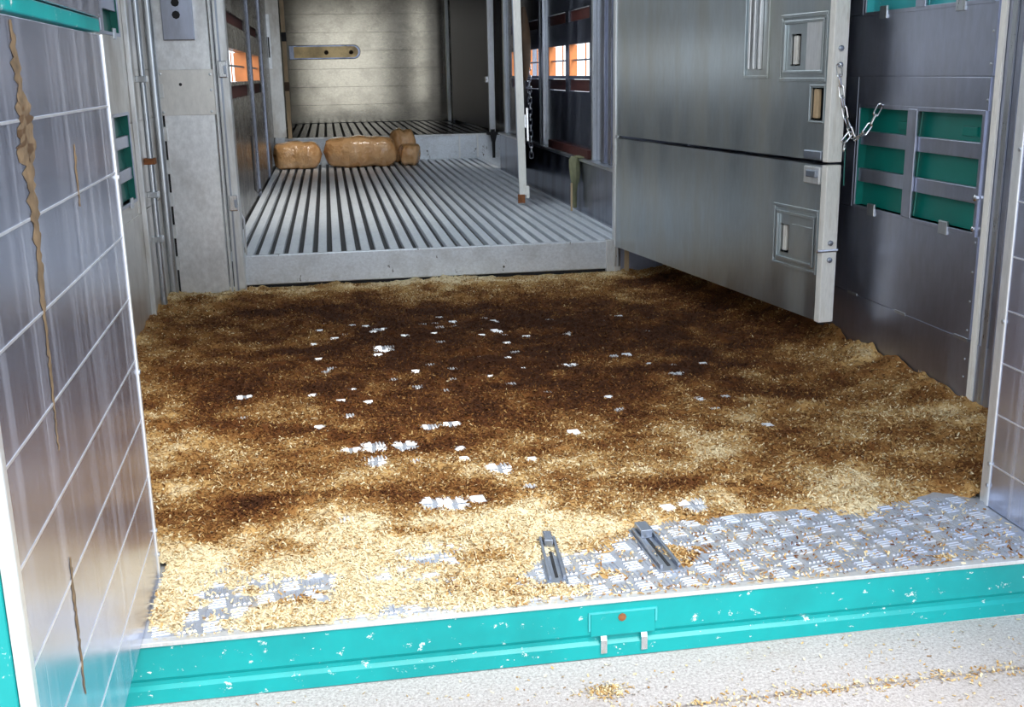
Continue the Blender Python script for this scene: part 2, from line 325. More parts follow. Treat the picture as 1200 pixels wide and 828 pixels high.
# dried muck running down the left door
pth = [(.655, 1.02, .002), (.650, .99, .006), (.648, .965, .008), (.645, .94, .006), (.641, .915, .012), (.643, .89, .016), (.646, .865, .013), (.648, .845, .009), (.652, .82, .008), (.650, .79, .010), (.655, .76, .006), (.662, .71, .006), (.668, .67, .003), (.672, .63, .0025), (.676, .585, .003), (.68, .56, .0015), (.684, .50, .001)]
def smear(path, nm, mat):
    mb = MB(); mb.smooth = True; rs = random.Random(3); fine = []
    for (a0, z0, w0), (a1, z1, w1) in zip(path, path[1:]):
        m_ = max(1, int((z0-z1)/.006))
        for i in range(m_): f = i/m_; fine.append((a0+(a1-a0)*f+rs.uniform(-.004, .004), z0+(z1-z0)*f, max(.0006, (w0+(w1-w0)*f)*rs.uniform(.55, 1.35))))
    path = fine+[path[-1]]; k = len(path)
    for a, z, wd in path:
        j = lambda: rs.uniform(-.3, .3)*wd
        for t, hgt in ((-1, -.0003), (-.5, .0005), (.1, .0008), (.6, .0005), (1, -.0003)): mb.v.append(fL(a+t*wd*2.6+j()*2.6, -.0009-hgt, z))
    for i in range(k-1):
        for q in range(4): mb.f.append((i*5+q, i*5+q+1, i*5+q+6, i*5+q+5))
    mb.build(nm, mat, dL)
plain('muck', (.16, .105, .058), .9, 0, .45, 40, .5)
smear(pth, 'muck_streak', 'muck')
smear([(.640, .925, .006), (.641, .90, .014), (.644, .875, .015), (.645, .855, .006)], 'muck_clot', 'brown_strap')
smear([(.70, .36, .001), (.702, .31, .003), (.705, .25, .002), (.708, .17, .001)], 'muck_streak', 'muck')
smear([(.36, .86, .001), (.362, .84, .003), (.366, .80, .002), (.368, .77, .001)], 'muck_streak', 'muck')
# twine tied to the right door edge
mb = MB()
for q in range(6):
    rs = random.Random(q); z = .99-q*.035; mb.tube([fR(.012+.014*i+rs.uniform(-.003, .003), -.006-.006*math.sin(i*.7+q), z+.018*math.sin(i*.9+q*2)+rs.uniform(-.006, .006)) for i in range(14)], .0013, 5)
tag(mb.build('twine', 'twine'), 'white frayed twine tied against the door at the right photo edge', 'twine')
# ---------------------------------------------------------------- left wing panel beside the step
pw = empty('partition_wing', (-.6, 4.95, 0)); tag(pw, 'upright grey aluminium partition wing left of the slatted step', 'partition')
B(-.712, -.478, 4.935, 4.965, .015, 2.1).build('panel', 'pillar_metal', pw, .003)
B(-.706, -.470, 4.930, 4.936, .797, .986).build('patch_plate', 'wall_metal_warm', pw, .001)
for x, z in ((-.69, .97), (-.485, .965), (-.49, .81), (-.69, .81), (-.485, .90)): bolt(MB(), (x, 4.93, z), (0, -1, 0), .006, .003).build('rivet', 'tube_metal', pw)
bolt(MB(), (-.61, 4.931, .925), (0, -1, 0), .007, .002).build('screw_hole', 'black', pw)
lk = B(-.660, -.533, 4.905, 4.935, 1.105, 1.42).build('lock_cover', 'wall_metal', pw, .004)
for z in (1.207, 1.256, 1.305): bolt(MB(), (-.600, 4.906, z), (0, -1, 0), .017, .002).build('lock_hole', 'black', lk)
hg = MB().tube([(-.715, 4.915, 0.01), (-.715, 4.915, 2.1)], .019, 12).build('hinge_tube', 'tube_metal', pw)
for z in (.16, .30, .44, .58, .72, .9): B(-.70, -.682, 4.925, 4.936, z-.03, z+.03).build('hinge_leaf', 'edge_alu', hg, .002)
B(-.696, -.688, 4.931, 4.937, .02, .8).build('hinge_gap', 'black', pw)
B(-.472, -.462, 4.925, 4.975, .02, 2.1).build('edge_bead', 'edge_alu', pw, .002)
# ---------------------------------------------------------------- frame posts of the first partition
def post(name, x0, x1, y0, y1, z0, mat, label):
    o = B(x0, x1, y0, y1, z0, 2.1).build(name, mat, None, .004); tag(o, label, 'post', kind='structure'); return o
p1 = post('trim_3', -.458, -.408, 4.96, 5.04, .0, 'edge_alu', 'pale aluminium frame post left of the slatted deck')
B(-.445, -.437, 4.955, 4.965, .02, 2.1).build('seam', 'steel_dark', p1)
for z in (.413, .985):
    B(-.450, -.414, 4.942, 4.962, z-.035, z+.035).build('latch', 'chrome', p1, .004)
    B(-.428, -.416, 4.936, 4.950, z-.02, z+.015).build('latch_pin', 'steel_dark', p1, .002)
MB().tube([(-.400, 5.02, .17), (-.398, 5.02, .33), (-.410, 5.02, .36)], .005, 6).build('wire_bracket', 'edge_alu', p1)
p2 = post('trim_4', 1.318, 1.352, 5.02, 5.06, .0, 'edge_alu', 'slim frame post at the hinge side of the big gate')
mb = MB()
for z in (.2, .3, .45, .58, .75, .9, 1.05, 1.2): bolt(mb, (1.330, 5.02, z), (0, -1, 0), .006, .003)
mb.build('rivet_row', 'steel_dark', p2)['kind'] = 'stuff'
pr_ = B(1.352, RX-.002, 5.03, 5.05, .0, 2.1).build('trim_5', 'wall_metal', None, .002); tag(pr_, 'aluminium filler panel behind the big gate at the step', 'panel', kind='structure')
B(1.372, 1.392, 5.015, 5.031, .0, .3).build('brown_strip', 'tan_wood', pr_)
# ---------------------------------------------------------------- slatted raised deck
dk = empty('raised_deck', (.47, 5.05, 0)); tag(dk, 'raised slatted aluminium deck beyond the sawdust floor', 'deck', kind='structure')
B(-.50, 1.455, 5.07, 10.6, .02, .134).build('deck_base', 'groove', dk)
nS = 29; pitch = (1.452+.498)/nS
sme = MB()
sme.prism([(-.021, 0), (.021, 0), (.021, .015), (.018, .018), (-.018, .018), (-.021, .015)], 0, 5.52, lambda a, b_, t: (a, t, b_-.006 if b_ < .001 else b_))
sme = sme.mesh('slat', 'slat_metal')
for i in range(nS): part('slat', sme, dk, (-.498+(i+.5)*pitch, 5.075, .1400))
B(-.435, 1.316, 5.045, 5.075, .024, .160).build('step_fascia', 'step_metal', dk, .004)
B(-.462, -.425, 5.035, 5.07, .0, .165).build('step_end', 'edge_alu', dk, .003)
B(1.285, 1.318, 5.035, 5.07, .0, .165).build('step_end', 'edge_alu', dk, .003)
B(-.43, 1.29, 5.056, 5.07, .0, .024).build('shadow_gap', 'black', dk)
# ---------------------------------------------------------------- deck side walls with orange-jambed windows
IX, IL = 1.455, -.50
RW = [(6.10, 6.64), (6.73, 7.27), (7.62, 8.12), (8.22, 8.75)]
LW = [(6.02, 7.55), (8.05, 8.95)]
zW = (.925, 1.105); zS = (.835, .905)
hs = [(a, b_, *zW) for a, b_ in RW]+[(a, b_, *zS) for a, b_ in RW]+[(a, b_, 1.235, 1.30) for a, b_ in RW]
hr = wall('wall_front_right', IX, IX+.035, 5.062, 9.2, .46, ZR, hs, 'inner_wall', 'dark aluminium wall with small windows right of the slatted deck')
hs2 = [(a, b_, *zW) for a, b_ in LW]+[(a, b_, *zS) for a, b_ in LW]+[(a, b_, 1.235, 1.30) for a, b_ in LW]+[(5.3, 8.9, *HI)]
hl = wall('wall_front_left', IL, IL-.06, 5.062, 10.5, .02, ZR, hs2, 'inner_wall_grimy', 'grimy aluminium wall with small windows left of the slatted deck')
wall('wall_far_right', RX, RX+.07, 9.2, 14.0, .02, ZR, [], 'inner_wall', 'dark far side wall behind the hanging bar gate')
wall('wall_far_left', -.66, LX-.07, 10.5, 14.0, .02, ZR, [], 'inner_wall_grimy', 'far side wall left of the bulkhead')
wb = B(1.42, RX+.07, 5.062, 9.2, .02, .46).build('wheel_box', 'inner_wall', None, .004); tag(wb, 'low dark ledge box along the right side of the slatted deck', 'ledge', kind='structure')
B(1.405, 1.46, 5.062, 9.2, .452, .470).build('ledge_rail', 'tube_metal', wb, .003)
for y in (5.35, 5.95, 7.38, 7.48, 9.0):
    B(IX-.022, IX+.002, y-.018, y+.018, .47, 2.1).build('rib', 'tube_metal', hr, .003)
for y in (5.6, 5.75): B(IX-.012, IX+.002, y-.03, y+.03, .47, 2.1).build('rib', 'inner_wall', hr, .003)
for y in (5.5, 5.8, 7.8, 9.2): B(IL-.002, IL+.016, y-.02, y+.02, .142, 2.1).build('rib', 'inner_wall', hl, .003)
wn = 5
def small_window(s, xi, xo, a, b_, label):
    global wn
    o = empty('window_%d' % wn, (xi, (a+b_)/2, zW[0])); wn += 1; tag(o, label, 'window', kind='structure')
    X = lambda p, q: (min(p, q), max(p, q))
    B(*X(xi+s*.004, xo), b_-.012, b_, *zW).build('jamb', 'orange', o)
    n_ = max(2, round((b_-a)/.3))
    for k in range(1, n_):
        y = a+(b_-a)*k/n_; B(*X(xo-s*.012, xo-s*.004), y-.006, y+.006, *zW).build('fin', 'orange', o)
    B(*X(xi+s*.02, xi+s*.035), a, b_, (zW[0]+zW[1])/2-.005, (zW[0]+zW[1])/2+.005).build('crossbar', 'steel_dark', o)
    for z0, z1 in (zS, (1.235, 1.30)): B(*X(xi+s*.012, xi+s*.022), a+.004, b_-.004, z0+.002, z1-.002).build('closed_flap', 'red_brown', o)
for k, (a, b_) in enumerate(RW): small_window(1, IX, IX+.05, a, b_, ['nearest', 'second nearest', 'third nearest', 'farthest'][k]+' small orange-jambed window in the wall right of the deck')
for k, (a, b_) in enumerate(LW): small_window(-1, IL, IL-.085, a, b_, ['nearer', 'farther'][k]+' small orange-jambed window in the wall left of the deck')
# rust red board and olive strap on the ledge
tag(B(1.425, 1.452, 6.02, 7.15, .471, .52).build('board', 'red_brown', None, .003), 'dark red board lying on the ledge under the nearest window', 'board')
st = empty('hanging_strap', (1.40, 6.16, .19)); tag(st, 'olive webbing strap hanging over the ledge down to the deck', 'strap')
MB().tube([(1.385, 6.17+.01*math.sin(z*30), z) for z in (.478, .46, .42, .38, .345, .31, .27, .23, .185)], [.022, .032, .034, .031, .026, .017, .015, .014, .010], 8).build('webbing', 'olive', st); B(1.396, 1.452, 6.10, 6.24, .4705, .479).build('top_fold', 'olive', st, .002); B(1.355, 1.365, 6.14, 6.15, .17, .33).build('cord', 'tan_wood', st)
tag(MB().tube([(-.47, 7.0, .60), (-.47, 7.0, .27), (-.455, 6.98, .245), (-.44, 7.0, .27)], .008, 6).build('hook_rod', 'black'), 'dark hook rod hanging on the grimy wall left of the deck', 'hook')
# ---------------------------------------------------------------- big two-part gate, swung open along the right wall
GA = Vector((1.315, 5.0)); GB = Vector((1.55, 3.29)); gu = (GB-GA).normalized(); gn = Vector((gu.y, -gu.x))
if gn.x > 0: gn = -gn
G = lambda s, t, z: (GA.x+gu.x*s+gn.x*t, GA.y+gu.y*s+gn.y*t, z)    # t>0 towards the compartment
gt = empty('partition_gate', (1.315, 5.0, 0)); tag(gt, 'big two-part aluminium gate with white edge, swung open towards the sawdust floor', 'gate')
GL = 1.725
hu = [(1.50, 1.56, .955, 1.055), (1.635, 1.705, .786, .886)]; hlw = [(1.485, 1.54, .336, .432)]
def leaf(nm, z0, z1, holes):
    mb = MB()
    for a, b_, c, d in cells(.012, GL, z0, z1, holes): mb.box(a, b_, -.006, 0, c, d, fn=G)
    o = mb.build(nm, 'gate_metal', gt)
    mb = MB(); mb.box(.012, GL, -.040, -.034, z0, z1, fn=G); mb.build('back_skin', 'gate_metal', o)
    B(.012, GL, -.034, -.006, z0, z0+.02, fn=G).build('bottom_rail', 'gate_metal', o); B(.012, GL, -.034, -.006, z1-.02, z1, fn=G).build('top_rail', 'gate_metal', o)
    for a, b_, c, d in holes:
        B(a-.02, b_+.02, -.033, -.030, c-.02, d+.02, fn=G).build('lock_cavity', 'black', o)
        B(a+.002, a+(b_-a)*.42, -.020, -.007, c+.004, d-.004, fn=G).build('jamb_strip', 'white_edge' if c > .9 or c < .5 else 'tan_wood', o, .003)  # white strips paint the lit inner edge of the hole
    return o
lu = leaf('upper_leaf', .660, 1.98, hu); ll = leaf('lower_leaf', .140, .646, hlw)
for lf, z0, z1 in ((lu, .657, 1.985), (ll, .138, .648)):
    B(GL, GL+.03, -.047, .006, z0, z1, fn=G).build('white_edge', 'white_edge', gt, .003)
    B(0, .014, -.046, .006, z0, z1, fn=G).build('hinge_edge', 'edge_alu', gt, .002)
MB().tube([G(-.012, -.02, .04), G(-.012, -.02, 2.1)], .013, 10).build('hinge_pole', 'tube_metal', gt)
def rim(par, a, b_, c, d, wd, hgt, nm='rim'):
    mb = MB()
    for p in cells(a, b_, c, d, [(a+wd, b_-wd, c+wd, d-wd)]): mb.box(p[0], p[1], 0, hgt, p[2], p[3], fn=G)
    mb.build(nm, 'gate_metal', par, .0015)
rim(lu, 1.437, 1.715, .905, 1.118, .012, .006); rim(lu, 1.462, 1.700, .930, 1.098, .010, .009, 'inner_rim')
rim(ll, 1.440, 1.715, .290, .500, .010, .006); rim(ll, 1.465, 1.700, .312, .478, .010, .009, 'inner_rim')
B(1.60, 1.70, .001, .006, .94, 1.09, fn=G).build('cover_plate', 'edge_alu', lu, .002)
B(1.56, 1.695, .001, .004, .33, .44, fn=G).build('cover_plate', 'gate_metal', ll, .002)
rim(lu, 1.195, 1.365, .915, 1.35, .010, .008, 'slot_rim')
for s_ in (1.235, 1.268, 1.305): B(s_, s_+.012, 0, .014, .945, 1.33, fn=G).build('slot_bar', 'edge_alu', lu, .003)
B(1.25, 1.266, 0, .003, .96, 1.30, fn=G).build('slot', 'black', lu)
rim(lu, 1.625, 1.715, .776, .896, .006, .004, 'latch_rim')
B(1.63, 1.72, .0, .012, .585, .640, fn=G).build('latch_plate', 'edge_alu', ll, .003); B(1.66, 1.715, .008, .024, .607, .630, fn=G).build('latch_bolt', 'steel_dark', ll, .003)
B(1.62, 1.72, .0, .010, .662, .690, fn=G).build('latch_plate', 'steel_dark', lu, .003)
for z in (1.005, .955, .40, .345): bolt(MB(), G(GL+.03, -.02, z), (gu.x, gu.y, 0), .009, .008).build('edge_bolt', 'steel_dark', gt)
MB().tube([G(GL+.028, -.05, .375), G(GL+.028, .025, .375)], .006, 8).build('edge_pin', 'chrome', gt)
# gate chain
def link_mesh():
    mb = MB(); pts = []
    for k in range(14):
        t = 2*math.pi*k/14; x = .008*math.cos(t); z = .008*math.sin(t)+(.012 if math.sin(t) > 0 else -.012); pts.append((x, 0, z))
    mb.tube(pts+[pts[0]], .0026, 6, False); return mb.mesh('link', 'chrome')
lm = link_mesh()
ch = empty('gate_chain', (1.566, 3.262, .93)); tag(ch, 'slack steel chain between the white gate edge and the teal vent', 'chain')
cp = [Vector(p) for p in ((1.566, 3.258, .955), (1.575, 3.256, .90), (1.585, 3.252, .84), (1.598, 3.246, .785), (1.612, 3.238, .748), (1.628, 3.226, .735), (1.645, 3.212, .752), (1.660, 3.200, .785), (1.672, 3.185, .825))]
def along(pts, step):
    out = []; seg = 0; pos = pts[0].copy(); rem = step/2
    for i in range(len(pts)-1):
        d = pts[i+1]-pts[i]; L = d.length; q = rem
        while q <= L: out.append((pts[i]+d*(q/L), d.normalized())); q += step
        rem = q-L
    return out
for k, (p, d) in enumerate(along(cp, .0325)):
    o = part('link', lm, ch, p); qt = d.to_track_quat('Z', 'X'); o.rotation_mode = 'QUATERNION'; o.rotation_quaternion = qt @ Matrix.Rotation(math.pi/2*(k % 2)+.5, 4, 'Z').to_quaternion()
for k in range(2):
    o = part('link', lm, ch, (1.597-.006*k, 3.236, .735-.026*k)); o.rotation_euler = (.3, .6+.2*k, k*1.4)
MB().tube([(1.600, 3.25, .735), (1.602, 3.25, .585)], .0016, 5).build('cord', 'teal_shutter', ch)
# ---------------------------------------------------------------- second gate, seen edge-on, and the strap and chain on it
HA = Vector((1.435, 8.3)); HB = Vector((1.160, 6.62)); h_u = (HB-HA).normalized(); h_n = Vector((h_u.y, -h_u.x))
lean = .022
Hf = lambda s, t, z: (HA.x+h_u.x*s+h_n.x*t-lean*(z-.2)*.9, HA.y+h_u.y*s+h_n.y*t, z)
HL = (HB-HA).length
g2 = empty('partition_gate', (HA.x, HA.y, .16)); tag(g2, 'dark gate standing edge-on with a narrow off-white edge over the slatted deck', 'gate')
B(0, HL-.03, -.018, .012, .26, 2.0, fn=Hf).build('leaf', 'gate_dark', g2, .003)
B(HL-.03, HL+.006, -.024, .022, .22, 2.0, fn=Hf).build('white_edge', 'white_edge', g2, .003)
B(HL-.022, HL+.01, -.012, .032, .17, .222, fn=Hf).build('foot', 'rust', g2, .002); B(HL-.02, HL+.014, -.040, -.02, .20, .275, fn=Hf).build('foot_bolt', 'white_edge', g2, .002)
B(.0, .03, -.02, .02, .16, 2.0, fn=Hf).build('hinge_edge', 'steel_dark', g2, .003)
mb = MB(); mb.box(HL-.16, HL-.04, -.034, -.018, .62, .70, fn=Hf); mb.box(HL-.10, HL-.05, -.05, -.034, .54, .74, fn=Hf); mb.build('latch', 'chrome', g2, .003)
bs = MB().tube([Hf(HL-.10, -.04, z) for z in (1.33, 1.27, 1.20, 1.12, 1.02, .94, .90)], [.012, .025, .036, .040, .036, .022, .008], 10)
tag(bs.build('leather_strap', 'brown_strap'), 'dark brown leather flap hanging beside the off-white gate edge', 'strap')
c2 = empty('hanging_chain', tuple(Hf(HL-.25, -.06, .9))); tag(c2, 'dull chain hanging from the edge-on gate over the deck', 'chain')
big = MB()
for k in range(17):
    o = part('link', lm, c2, Hf(HL-.28-.004*k, -.065, .98-k*.034)); o.rotation_euler = (0, 0, k*1.57); o.scale = (1.5, 1.5, 1.1)
B(HL-.33, HL-.24, -.074, -.054, .985, 1.02, fn=Hf).build('shackle', 'olive', c2, .003)
# ---------------------------------------------------------------- front compartment: riser, floor, bulkhead, gate
rs_ = empty('front_riser', (.5, 10.6, .158)); tag(rs_, 'aluminium riser behind the brown bags up to the front floor', 'riser', kind='structure')
for a, b_ in ((-.50, 1.235), (1.245, 1.41), (1.42, 1.678)): B(a, b_, 10.60, 10.63, .02, .372).build('riser_panel', 'step_metal', rs_, .003)
B(-.50, 1.678, 10.585, 10.64, .372, .388).build('nosing', 'edge_alu', rs_, .003)
for x in (1.24, 1.415): B(x-.008, x+.008, 10.588, 10.60, .158, .372).build('divider', 'edge_alu', rs_)
ff = empty('front_floor', (.5, 12.3, .36)); tag(ff, 'dark slatted raised floor in front of the bulkhead', 'floor', kind='structure')
B(-.655, 1.675, 10.64, 13.95, .02, .368).build('base', 'groove', ff)
sm2 = MB().prism([(-.03, 0), (.03, 0), (.03, .012), (-.03, .012)], 0, 3.3, lambda a, b_, t: (a, t, b_)).mesh('slat', 'inner_wall')
for i in range(26): part('slat', sm2, ff, (-.60+i*.088, 10.645, .368))
bk = empty('wall_back', (.5, 14.0, .36)); tag(bk, 'front bulkhead of horizontal aluminium planks at the far end', 'wall', kind='structure')
B(-.80, 1.75, 14.0, 14.06, .02, ZR).build('backing', 'groove', bk)
for k in range(8): B(-.656, 1.676, 13.985, 14.0, .385+k*.215, .385+k*.215+.2144).build('plank', 'bulkhead_metal', bk, .0012)
B(1.50, 1.54, 13.95, 13.985, .38, 2.1).build('upright', 'edge_alu', bk, .003); B(1.57, 1.59, 13.96, 13.985, .38, 2.1).build('upright', 'steel_dark', bk, .002)
mb = MB(); arc = [(.36, 1.145)]+[(.36+.085*math.sin(math.pi*k/10), 1.23-.085*math.cos(math.pi*k/10)) for k in range(1, 10)]+[(.36, 1.315), (-.42, 1.315), (-.42, 1.145)]
mb.prism(arc, 13.955, 13.985, lambda a, b_, t: (a, t, b_)); sb = mb.build('slotted_bar', 'inner_wall', bk, .006)
arc2 = [(.35, 1.165)]+[(.35+.065*math.sin(math.pi*k/10), 1.23-.065*math.cos(math.pi*k/10)) for k in range(1, 10)]+[(.35, 1.295), (-.36, 1.295), (-.36, 1.165)]
MB().prism(arc2, 13.948, 13.956, lambda a, b_, t: (a, t, b_)).build('bar_face', 'brass', sb)
for x in (.03, .33): bolt(MB(), (x, 13.948, 1.225), (0, -1, 0), .028, .006).build('bar_bolt', 'brown_strap', sb)
wg = empty('partition_wing', (-.43, 10.5, .158)); tag(wg, 'narrow stained partition wing with a slot, behind the leftmost brown bag', 'partition')
B(-.655, -.385, 10.50, 10.53, .40, 2.1).build('panel', 'wall_metal_warm', wg, .003); B(-.49, -.40, 10.50, 10.53, .159, .40).build('foot_panel', 'step_metal', wg, .003)
B(-.54, -.47, 10.49, 10.502, 1.02, 1.5).build('slot_cover', 'pillar_metal', wg, .003); B(-.497, -.484, 10.486, 10.492, 1.12, 1.30).build('slot', 'black', wg)
B(-.372, -.335, 10.49, 10.54, .39, 2.1).build('post', 'tan_wood', wg, .004); B(-.376, -.331, 10.484, 10.545, .82, .9).build('clamp', 'brown_strap', wg, .003); B(-.376, -.331, 10.484, 10.545, 1.26, 1.34).build('clamp', 'black', wg, .003)
KA = Vector((1.50, 13.2)); KB = Vector((1.575, 10.66)); ku = (KB-KA).normalized(); kn = Vector((ku.y, -ku.x)); KL = (KB-KA).length
K = lambda s, t, z: (KA.x+ku.x*s+kn.x*t, KA.y+ku.y*s+kn.y*t, z)
g3 = empty('partition_gate', (KA.x, KA.y, .39)); tag(g3, 'dark blue-grey gate panel at the far right of the bulkhead', 'gate')
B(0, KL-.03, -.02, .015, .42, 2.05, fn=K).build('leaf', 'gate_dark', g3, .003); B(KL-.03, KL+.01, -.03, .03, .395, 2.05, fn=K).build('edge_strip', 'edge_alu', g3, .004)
B(KL-.02, KL+.02, -.02, .02, .389, .42, fn=K).build('foot', 'black', g3)
B(KL-.09, KL-.03, .016, .05, .86, .92, fn=K).build('latch', 'chrome', g3, .004)
fp = empty('drop_bolt', (1.56, 10.50, .158)); tag(fp, 'dark drop bolt standing on the deck below the dark far gate', 'bolt')
MB().tube([(1.56, 10.50, .158), (1.56, 10.50, .30), (1.56, 10.5, .38)], [.014, .016, .035], 8).build('rod', 'black', fp); B(1.50, 1.62, 10.47, 10.56, .375, .40).build('head', 'black', fp, .004)
# ---------------------------------------------------------------- brown plastic bags of shavings
def bag(x0, x1, y, z0, wy, hz, seed, label, crease=.05, tilt=0):
    nu, nv = 26, 18; rs = random.Random(seed); ph = [rs.uniform(0, 6.28) for _ in range(8)]; mb = MB(); mb.smooth = True
    L = x1-x0
    for i in range(nu+1):
        u = -1+2*i/nu; e = (1-abs(u)**5.5)**(1/3.0)
        for j in range(nv):
            t = 2*math.pi*j/nv; c, s_ = math.cos(t), math.sin(t)
            a = abs(c)**.62*math.copysign(1, c); b_ = abs(s_)**.62*math.copysign(1, s_)
            wob = 1+crease*(math.sin(3*u*2+ph[0]+t)+.7*math.sin(7*u+ph[1]+2*t)+.5*math.sin(13*u+ph[2]-3*t))*.6
            yy = a*wy/2*e*wob; zz = b_*hz/2*e*wob
            zc = z0+hz/2
            z = max(z0, zc+zz*(1 if zz > 0 else 1.06)) + tilt*u
            mb.v.append(((x0+x1)/2+u*L/2+.012*math.sin(t*2+ph[3])*abs(u), y+yy+.01*math.sin(u*5+ph[4]), z))
    for i in range(nu):
        for j in range(nv): mb.f.append((i*nv+j, i*nv+(j+1) % nv, (i+1)*nv+(j+1) % nv, (i+1)*nv+j))
    mb.f.append(tuple(range(nv))[::-1]); mb.f.append(tuple(nu*nv+j for j in range(nv)))
    o = mb.build('shavings_bag', 'bag_plastic'); tag(o, label, 'bag', 'brown bags on the deck')
    return o
bag(-.485, -.075, 9.95, .1585, .36, .235, 1, 'short brown plastic bag, leftmost on the slatted deck', .04)
bag(-.045, .595, 9.98, .1585, .42, .265, 2, 'longest brown plastic bag, lying in the middle of the group', .07)
bag(.625, .80, 9.98, .1585, .34, .19, 3, 'dull brown bag end at the right of the longest bag', .05)
bag(.56, .80, 10.39, .1585, .30, .30, 4, 'small brown bag peeking up behind the right end of the longest bag', .06)
# ---------------------------------------------------------------- sawdust bedding
def lat(shape, seed): return np.random.default_rng(seed).random(shape)
def vnoise(x, y, sc, seed):
    L = lat((256, 256), seed); X = x/sc+50; Y = y/sc+50; xi = np.floor(X).astype(int); yi = np.floor(Y).astype(int)
    fx = X-xi; fy = Y-yi; fx = fx*fx*(3-2*fx); fy = fy*fy*(3-2*fy); q = lambda a, b_: L[a % 256, b_ % 256]
    return (q(xi, yi)*(1-fx)+q(xi+1, yi)*fx)*(1-fy)+(q(xi, yi+1)*(1-fx)+q(xi+1, yi+1)*fx)*fy-.5
def fbm(x, y, sc, seed, o=4): return sum(vnoise(x, y, sc/2**k, seed+k)/2**k*1.1 for k in range(o))
def sst(a, b_, x): t = np.clip((x-a)/(b_-a), 0, 1); return t*t*(3-2*t)
# bare patches of tread with painted glare in the bedding: x, y, size in metres
PATCH = [(0.15, 3.79, .062), (0.15, 4.1, .04), (-0.08, 4.13, .03), (0.32, 4.14, .03), (0.38, 4.08, .03), (0.44, 4.16, .03), (0.07, 2.73, .055), (0.07, 2.62, .05), (0.15, 2.72, .05), (0.23, 2.87, .04), (0.29, 2.88, .04), (0.01, 2.72, .038), (0.37, 2.5, .05), (0.19, 2.31, .05), (0.235, 2.30, .05), (0.29, 2.32, .035), (-0.01, 2.26, .03), (0.07, 3.14, .024), (0.01, 3.02, .03), (-0.07, 2.93, .028), (-0.01, 3.17, .025), (0.17, 2.6, .02), (0.29, 2.67, .02), (0.29, 2.59, .02), (-0.3, 3.28, .037), (-0.29, 3.06, .022), (0.61, 2.74, .035), (0.75, 3.42, .04), (0.92, 3.5, .03), (0.97, 3.51, .035), (1.1, 4.1, .035), (1.05, 4.1, .022), (1.06, 3.24, .037), (1.13, 3.82, .026), (0.83, 3.84, .032), (0.68, 3.85, .026), (0.6, 3.63, .03), (0.52, 3.91, .026), (0.59, 3.95, .033), (0.61, 3.12, .022), (1.04, 2.96, .026), (1.12, 2.96, .026), (1.14, 2.68, .028), (0.42, 2.37, .021), (0.7, 2.18, .036), (0.76, 2.18, .05), (0.46, 2.55, .02), (0.36, 3.46, .028), (0.47, 3.34, .024), (0.36, 3.84, .028), (0.24, 3.97, .03), (0.23, 3.27, .03)]
_r = random.Random(5)
for _ in range(34): PATCH.append((_r.uniform(-.1, .62), _r.uniform(3.2, 4.25), _r.uniform(.018, .027)))
for _ in range(12): PATCH.append((_r.uniform(.5, 1.2), _r.uniform(2.7, 4.1), _r.uniform(.017, .024)))
def height(x, y):
    h = .008+.018*fbm(x, y, .5, 1)+.018*fbm(x, y, .14, 21)+.013*fbm(x, y, .045, 31, 3)+.010*fbm(x, y, .028, 35, 2)
    h = np.maximum(h, .0035+.005*(fbm(x, y, .05, 41, 3)+.5))
    h = h+.042*np.exp(-(RX-x)/.10)*(1+2.2*fbm(x, y, .22, 51, 3))+.03*np.exp(-(x-LX)/.10)+.004*np.exp(-(5.05-y)/.06)+.025*np.exp(-((x-1.5)/.25)**2-((y-2.35)/.3)**2)
    ye = 2.070+.05*fbm(x, y, .22, 61, 4)+.05*fbm(x, y, .05, 66, 2)-.02*sst(.3, -.3, x)
    f = sst(ye-.025, ye+.10, y)
    cov = sst(1.0, .35, x)*1.05+.35*sst(.1, -.1, x)+.25*sst(-.2, .2, x)*sst(.9,.4,x)
    thin = -.0062+.0080*cov+.013*fbm(x, y, .13, 71)+.004*fbm(x, y, .03, 77, 2)
    thin = np.minimum(thin, .008)-.004*sst(1.83, 1.80, y)
    h = f*h+(1-f)*thin
    for px, py, r in PATCH:
        dd = np.sqrt((x-px)**2+((y-py)/1.35)**2)
        h = h-.02*sst(r*.62, r*.38, dd+.012*fbm(x, y, .02, 91, 1))
        h = np.where(dd < r*2.6, np.minimum(h, .0035+.03*sst(r*.5, r*2.6, dd)), h)
    return h
BL = [(-.30, 2.20, .06, .06, .45), (-.16, 2.13, .07, .04, .40), (-.05, 2.22, .05, .05, .35), (.13, 2.16, .08, .03, .35), (-.24, 2.07, .05, .03, .3), (.48, 2.0, .05, .04, .3), (-.45, 4.15, .35, .5, .22), (1.3, 2.5, .3, .2, .10), (.52, 3.95, .70, .62, .75), (-.18, 4.45, .40, .35, .45), (.10, 3.2, .45, .45, .35), (.75, 3.1, .45, .45, .32), (-.42, 3.35, .20, .32, .5), (-.35, 2.92, .16, .10, .4), (1.15, 3.75, .35, .5, .28), (1.52, 4.3, .15, .6, .3), (-.21, 2.40, .07, .05, .6), (1.23, 3.27, .13, .06, .5), (1.20, 3.42, .06, .09, .5), (1.30, 2.9, .10, .08, .25), (.35, 2.75, .5, .3, .18), (-.30, 2.55, .2, .12, .22), (1.40, 4.72, .12, .10, .6), (-.2, 2.3, .12, .06, .3), (.1, 2.36, .3, .08, .25), (.72, 2.32, .5, .06, .12), (-.10, 1.90, .05, .03, .5), (.28, 2.0, .05, .05, .35), (.9, 2.25, .05, .03, .3)]
